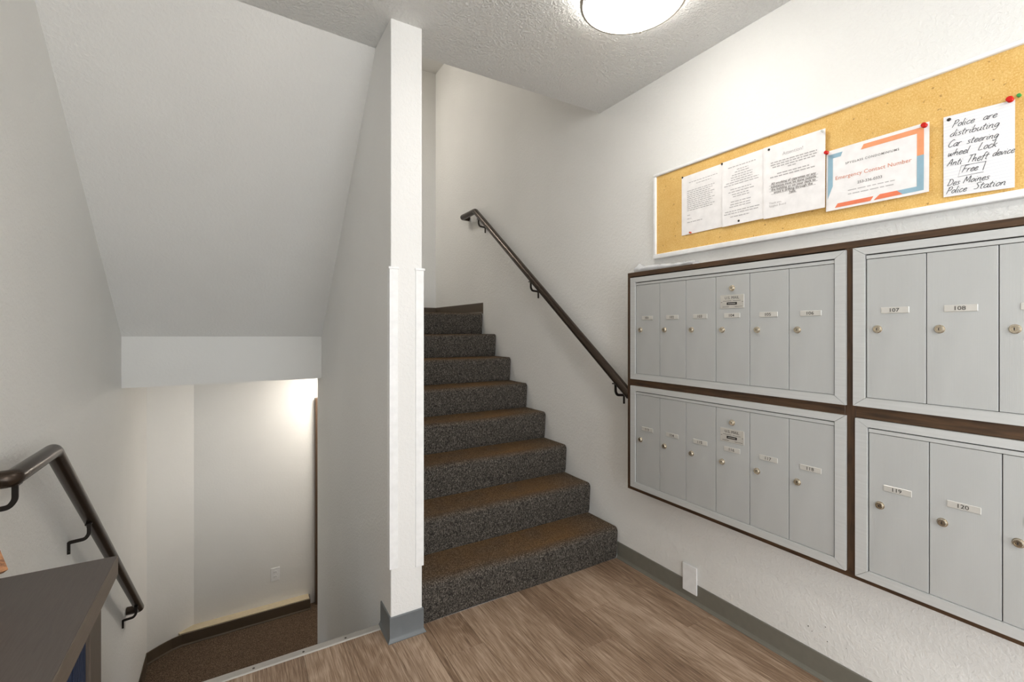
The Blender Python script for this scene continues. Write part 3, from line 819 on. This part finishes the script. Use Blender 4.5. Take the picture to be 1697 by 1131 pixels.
def smooth_line(pts, n=4):
    if len(pts) < 3: return pts
    out = []
    for i in range(len(pts)-1):
        p0 = pts[max(0, i-1)]; p1 = pts[i]; p2 = pts[i+1]; p3 = pts[min(len(pts)-1, i+2)]
        for k in range(n):
            t = k/n
            out.append(tuple(0.5*((2*p1[c]) + (-p0[c]+p2[c])*t + (2*p0[c]-5*p1[c]+4*p2[c]-p3[c])*t*t + (-p0[c]+3*p1[c]-3*p2[c]+p3[c])*t**3) for c in (0, 1)))
    out.append(pts[-1]); return out
def ribbon(bm, pts, w):
    V = []
    for i, p in enumerate(pts):
        a = pts[max(0, i-1)]; b = pts[min(len(pts)-1, i+1)]
        d = Vector((b[0]-a[0], b[1]-a[1])); d = d.normalized() if d.length > 1e-9 else Vector((1, 0))
        n = Vector((-d.y, d.x))*w/2
        V.append((bm.verts.new((p[0]+n.x, p[1]+n.y, 0)), bm.verts.new((p[0]-n.x, p[1]-n.y, 0))))
    for a, b in zip(V, V[1:]): bm.faces.new((a[0], b[0], b[1], a[1]))
def handwriting(bm, s, text, u0, u1, v, cap, drop=0.0):
    """text in metres on the sheet; u0,u1 fractions of the width for start and end"""
    width = sum(GL[c][0] if c in GL else 0.55 for c in text)
    k = (u1-u0)*s['w'] / (width*cap)
    x = 0
    for c in text:
        if c not in GL: x += 0.55; continue
        for st_ in GL[c][1]:
            pts = [((x+p[0])*k*cap + 0.36*p[1]*cap, p[1]*cap + random.uniform(-.015, .015)*cap) for p in st_]
            pts = [(q[0] + u0*s['w'], q[1] - v*s['h'] + drop*(q[0]/((u1-u0)*s['w']))) for q in smooth_line(pts)]
            ribbon(bm, pts, 0.0014)
        x += GL[c][0]
bm = B()
for t, a, b, v, c in (('Police', .13, .45, .150, .0150), ('are', .57, .76, .150, .0150), ('distributing', .09, .79, .262, .0155), ('Car', .06, .26, .390, .0165), ('steering', .34, .78, .390, .0150),
                      ('wheel', .06, .37, .500, .0150), ('Lock', .50, .76, .495, .0160), ('Anti', .05, .27, .620, .0150), ('Theft', .34, .64, .618, .0165), ('device', .70, .99, .600, .0140),
                      ('Free', .27, .50, .730, .0160), ('Des', .05, .24, .868, .0150), ('Moines', .29, .66, .862, .0150), ('Police', .04, .34, .962, .0150), ('Station', .44, .88, .955, .0150)):
    handwriting(bm, s5, t, a, b, v, c*1.18)
w_, h_ = s5['w'], s5['h']
ribbon(bm, [(.585*w_, -.765*h_), (.22*w_, -.775*h_), (.27*w_, -.645*h_), (.615*w_, -.645*h_)], 0.001)
ribbon(bm, [(.62*w_, -.64*h_), (.575*w_, -.745*h_)], 0.0013)
for q in bm.verts: q.co = Vector((q.co.x/w_, -q.co.y/h_, 0))
obj('handwriting', on_sheet(bm, s5), M['ink_black'], p5)

# pins and tacks
def push_pin(y, z, mat, label, x=PX-0.004, size=1.0, cat='push pin', group='push pins on the notice board'):
    r = thing('push_pin', (x, y, z), label, cat, group)
    k = size
    obj('head', lathe(B(), [(0, -0.0135*k), (0.0052*k, -0.0130*k), (0.0062*k, -0.0115*k), (0.0056*k, -0.0098*k), (0.0034*k, -0.0085*k), (0.0034*k, -0.0040*k), (0.0058*k, -0.0022*k), (0.0060*k, -0.0008*k), (0, -0.0004*k)], (x, y, z), (1, 0, 0), 18), mat, r, 50)
    obj('needle', lathe(B(), [(0.0006, -0.001), (0.0006, 0.005), (0, 0.007)], (x, y, z), (1, 0, 0), 8), M['tack'], r)
def tack(y, z, label, x=PX-0.002):
    o = obj('thumb_tack', lathe(B(), [(0, -0.0024), (0.003, -0.0018), (0.0045, -0.0004), (0.0046, 0.0002), (0.0005, 0.0004), (0.0004, 0.004), (0, 0.005)], (x, y, z), (1, 0, 0), 14), M['tack'], None, 40)
    tag(o, label, 'thumb tack', 'dark tacks in the papers')
push_pin(0.795, 1.826, M['red_pin'], 'red push pin at the left corner of the emergency sheet', 1.736, 1.0)
push_pin(0.536, 1.822, M['red_pin'], 'red push pin at the top right corner of the emergency sheet', 1.7405, 1.1)
push_pin(0.361, 1.8225, M['red_pin'], 'red push pin at the top right of the handwritten note', 1.739, 1.15)
push_pin(0.346, 1.828, M['green_pin'], 'green push pin behind the red one by the handwritten note', 1.7425, 0.7)
push_pin(1.349, 1.654, M['orange_pin'], 'orange push pin at the bottom of the leftmost page', 1.7405, 0.7)
push_pin(0.806, 1.903, M['clear_pin'], 'clear push pin at the top right of the attention notice', 1.731, 0.7)
tack(1.394, 1.912, 'dark tack at the top left corner of the leftmost page', PX-0.003)
tack(1.194, 1.912, 'dark tack between the tops of the two left pages', PX-0.0062)
tack(0.995, 1.904, 'dark tack at the top left of the attention notice', PX-0.0102)
tack(1.119, 1.660, 'dark tack at the bottom of the middle page', PX-0.0072)
tack(0.483, 1.819, 'dark tack at the top left of the handwritten note', PX-0.004)

# clear plastic sleeve lying on top of the surround
bm = B(); path_n = 16; rings = []
for i in range(path_n+1):
    t = i/path_n; y = 1.632 - 0.345*t
    hgt = 0.021 + 0.004*math.sin(5*t+0.5) + (0.011 if t < 0.12 else 0); wd = 0.030 + 0.006*math.sin(8*t)
    if i in (0, path_n): hgt *= 0.75
    ring = []
    for k in range(14):
        a = 2*math.pi*k/14; cr = 1 + 0.16*math.sin(3*a+i*1.7) + random.uniform(-.07, .07)
        ring.append(bm.verts.new((1.706 + math.cos(a)*wd*cr*0.92, y + (0.006*math.sin(2*a) if i in (0, path_n) else 0), max(Z1+0.0006, Z1 + hgt*0.62 + math.sin(a)*hgt*cr*0.62))))
    rings.append(ring)
for a, b in zip(rings, rings[1:]):
    for k in range(14): bm.faces.new((a[k], a[(k+1) % 14], b[(k+1) % 14], b[k]))
bm.faces.new(rings[0][::-1]); bm.faces.new(rings[-1])
tag(obj('plastic_sleeve', bm, M['plastic'], None, 60), 'crumpled clear plastic sleeve lying on top of the mailbox surround', 'plastic bag')

# ------------------------------------------------------------------ wall plates
bl = thing('blank_wall_plate', (XR, 1.363, 0.04), 'blank white wall plate over the grey baseboard under the mailboxes', 'wall plate')
obj('plate', box(B(), XR-0.0105, XR-0.0045, 1.326, 1.401, 0.041, 0.1635, 0.002, 2), M['white_trim'], bl)
obj('backing', box(B(), XR-0.0045, XR-0.0005, 1.335, 1.392, 0.088, 0.155), M['white_trim'], bl)
ou = thing('wall_outlet', (0.305, YB, -0.99), 'small white outlet on the back wall of the lower landing', 'outlet')
obj('plate', box(B(), 0.270, 0.341, YB-0.006, YB, -0.992, -0.877, 0.002, 2), M['white_trim'], ou)
for dz in (-0.020, 0.020):
    o = obj('socket', lathe(B(), [(0, -0.0016), (0.015, -0.0016), (0.0165, 0.0)], (0.3055, YB-0.006, -0.9345+dz), (0, 1, 0), 20), M['white_trim'], ou, 30)
    for dx in (-0.006, 0.006): obj('slot', box(B(), 0.3055+dx-0.0012, 0.3055+dx+0.0012, YB-0.0080, YB-0.0075, -0.9345+dz-0.004, -0.9345+dz+0.004), M['dark'], o)

# ------------------------------------------------------------------ ceiling lamps
def lamp(x, y, zc, r, mat, label):
    L = thing('ceiling_light', (x, y, zc), label, 'ceiling light')
    obj('mount_ring', lathe(B(), [(r-0.003, -0.030), (r+0.005, -0.030), (r+0.006, -0.033), (r+0.006, -0.052), (r+0.003, -0.056), (r-0.004, -0.056), (r-0.003, -0.030)], (x, y, zc), (0, 0, 1), 64), M['nickel'], L, 30)
    pr = [(0, -0.002), (r-0.03, -0.002), (r-0.022, -0.004), (r-0.008, -0.034)] + [((r-0.008)*math.cos(a)**0.8, -0.050 - 0.034*math.sin(a)) for a in [k/12*math.pi/2 for k in range(12)]] + [(0, -0.084)]
    obj('glass_shade', lathe(B(), pr, (x, y, zc), (0, 0, 1), 64), mat, L, 60)
    for k in range(3):
        a = 0.62 + k*2.094
        obj('clip', box(B(), x+math.cos(a)*(r-0.006)-0.006, x+math.cos(a)*(r-0.006)+0.006, y+math.sin(a)*(r-0.006)-0.006, y+math.sin(a)*(r-0.006)+0.006, zc-0.063, zc-0.054, 0.002, 1), M['nickel'], L)
lamp(1.209, 1.179, CZ, 0.180, M['glow_foyer'], 'round flush ceiling light with nickel ring in the foyer')
lamp(0.55, -0.95, CZ, 0.180, M['glow_added'], 'unseen round flush ceiling light added near the entrance door')  # unseen lamp added to brighten the foyer from behind the camera
lamp(0.41, 4.10, UZ, 0.170, M['glow_upper'], 'round flush ceiling light above the upper landing')
lamp(0.80, 4.22, 0.881, 0.150, M['glow_lower'], 'round flush ceiling light under the landing downstairs')

# ------------------------------------------------------------------ side table and what is on it
TBX0, TBX1, TBY0, TBY1, TBZ = XL+0.012, -0.2085, 0.32, 1.248, 0.75
tb = thing('side_table', ((TBX0+TBX1)/2, (TBY0+TBY1)/2, 0), 'dark grey-brown console table against the left wall, in the lower left corner', 'table')
obj('table_top', box(B(), TBX0, TBX1-0.0015, TBY0, TBY1, TBZ-0.039, TBZ, 0.0008, 1), M['desk'], tb)
obj('edge_band', box(B(), TBX1-0.0015, TBX1, TBY0, TBY1, TBZ-0.039, TBZ-0.0005, 0.0004, 1), M['desk_band'], tb)
for y0, y1 in ((TBY0+0.015, TBY0+0.095), (TBY1-0.098, TBY1-0.015)):
    for x0, x1 in ((TBX0, TBX0+0.035), (TBX1-0.060, TBX1-0.024)):
        obj('leg', box(B(), x0, x1, y0, y1, 0, TBZ-0.039, 0.0012, 1), M['desk_edge'], tb)
obj('shelf', box(B(), TBX0, TBX1-0.03, TBY0+0.095, TBY1-0.098, 0.10, 0.125, 0.001, 1), M['desk'], tb)
bn = thing('storage_box', (-0.37, 1.105, 0.126), 'navy blue ridged storage box standing under the side table', 'box')
bx0, bx1, by0, by1, bz0, bz1 = TBX0+0.045, -0.240, 1.064, 1.147, 0.126, 0.700
obj('carcass', box(B(), bx0, bx1, by0, by1, bz0, bz1, 0.003, 1), M['navy'], bn)
for k in range(7):
    y = by0 + 0.009 + k*0.0108
    obj('ridge', box(B(), bx1, bx1+0.003, y-0.0034, y+0.0034, bz0+0.01, bz1-0.004, 0.001, 1), M['navy'], bn)
fb = thing('folder', (-0.37, 1.03, 0.126), 'white folder standing beside the navy box under the table', 'folder')
obj('cover', box(B(), TBX0+0.06, -0.250, 1.012, 1.016, 0.126, 0.655, 0.001, 1), M['paper'], fb)
obj('cover', box(B(), TBX0+0.06, -0.250, 1.054, 1.058, 0.126, 0.655, 0.001, 1), M['paper'], fb)
obj('spine', box(B(), -0.250, -0.246, 1.012, 1.058, 0.126, 0.655, 0.001, 1), M['paper'], fb)
# small wooden plaque on an easel, only its lower corner in view
pq = thing('wooden_plaque', (-0.44, 1.07, TBZ), 'warm brown wooden plaque on a small easel at the left edge of the table', 'plaque')
c0 = Vector((-0.340, 1.147, 0.801)); bv = Vector((-0.707, -0.707, 0)); nv = Vector((0.707, -0.707, 0))
th = math.radians(33); uv = Vector((0, 0, math.cos(th))) - nv*math.sin(th); fn = bv.cross(uv)
def oriented(bm, o, a, la, b, lb, c, lc):
    vv = [bm.verts.new(o + a*la*i + b*lb*j + c*lc*k) for i in (0, 1) for j in (0, 1) for k in (0, 1)]
    for f in ((0, 1, 3, 2), (4, 6, 7, 5), (0, 4, 5, 1), (2, 3, 7, 6), (0, 2, 6, 4), (1, 5, 7, 3)): bm.faces.new([vv[q] for q in f])
    return bm
fb_ = -fn if fn.dot(nv) > 0 else fn
obj('board', oriented(B(), c0, bv, 0.15, uv, 0.12, fb_, 0.014), M['wood_block'], pq)
for t in (0.055, 0.095):
    o = c0 + bv*t + fb_*0.0145 + uv*0.005
    bm = B(); h = o.z - TBZ
    sweep(bm, [(o.x, o.y, o.z+0.05), (o.x+nv.x*0.012, o.y+nv.y*0.012, TBZ+0.0005)], rect(0.008, 0.008), (0, 1, 0))
    obj('leg', bm, M['wood_block'], pq)
o = c0 + bv*0.075 + fb_*0.016 + uv*0.09
obj('prop', sweep(B(), [(o.x, o.y, o.z), (o.x-nv.x*0.035, o.y-nv.y*0.035, TBZ+0.0005)], rect(0.008, 0.008), (0, 1, 0)), M['wood_block'], pq)
# small dark scuffs on the wall under the mailboxes
wr = bpy.data.objects['wall_right']
for y, z, q in ((0.868, 0.160, 0.0022), (0.856, 0.148, 0.0016), (0.812, 0.187, 0.0018), (0.806, 0.140, 0.0018), (0.748, 0.15, 0.0012)):
    obj('scuff_mark', lathe(B(), [(0, -0.0004), (q*0.7, -0.0004), (q, 0.0)], (XR-0.0002, y, z), (1, 0, 0), 8), M['tack'], wr)
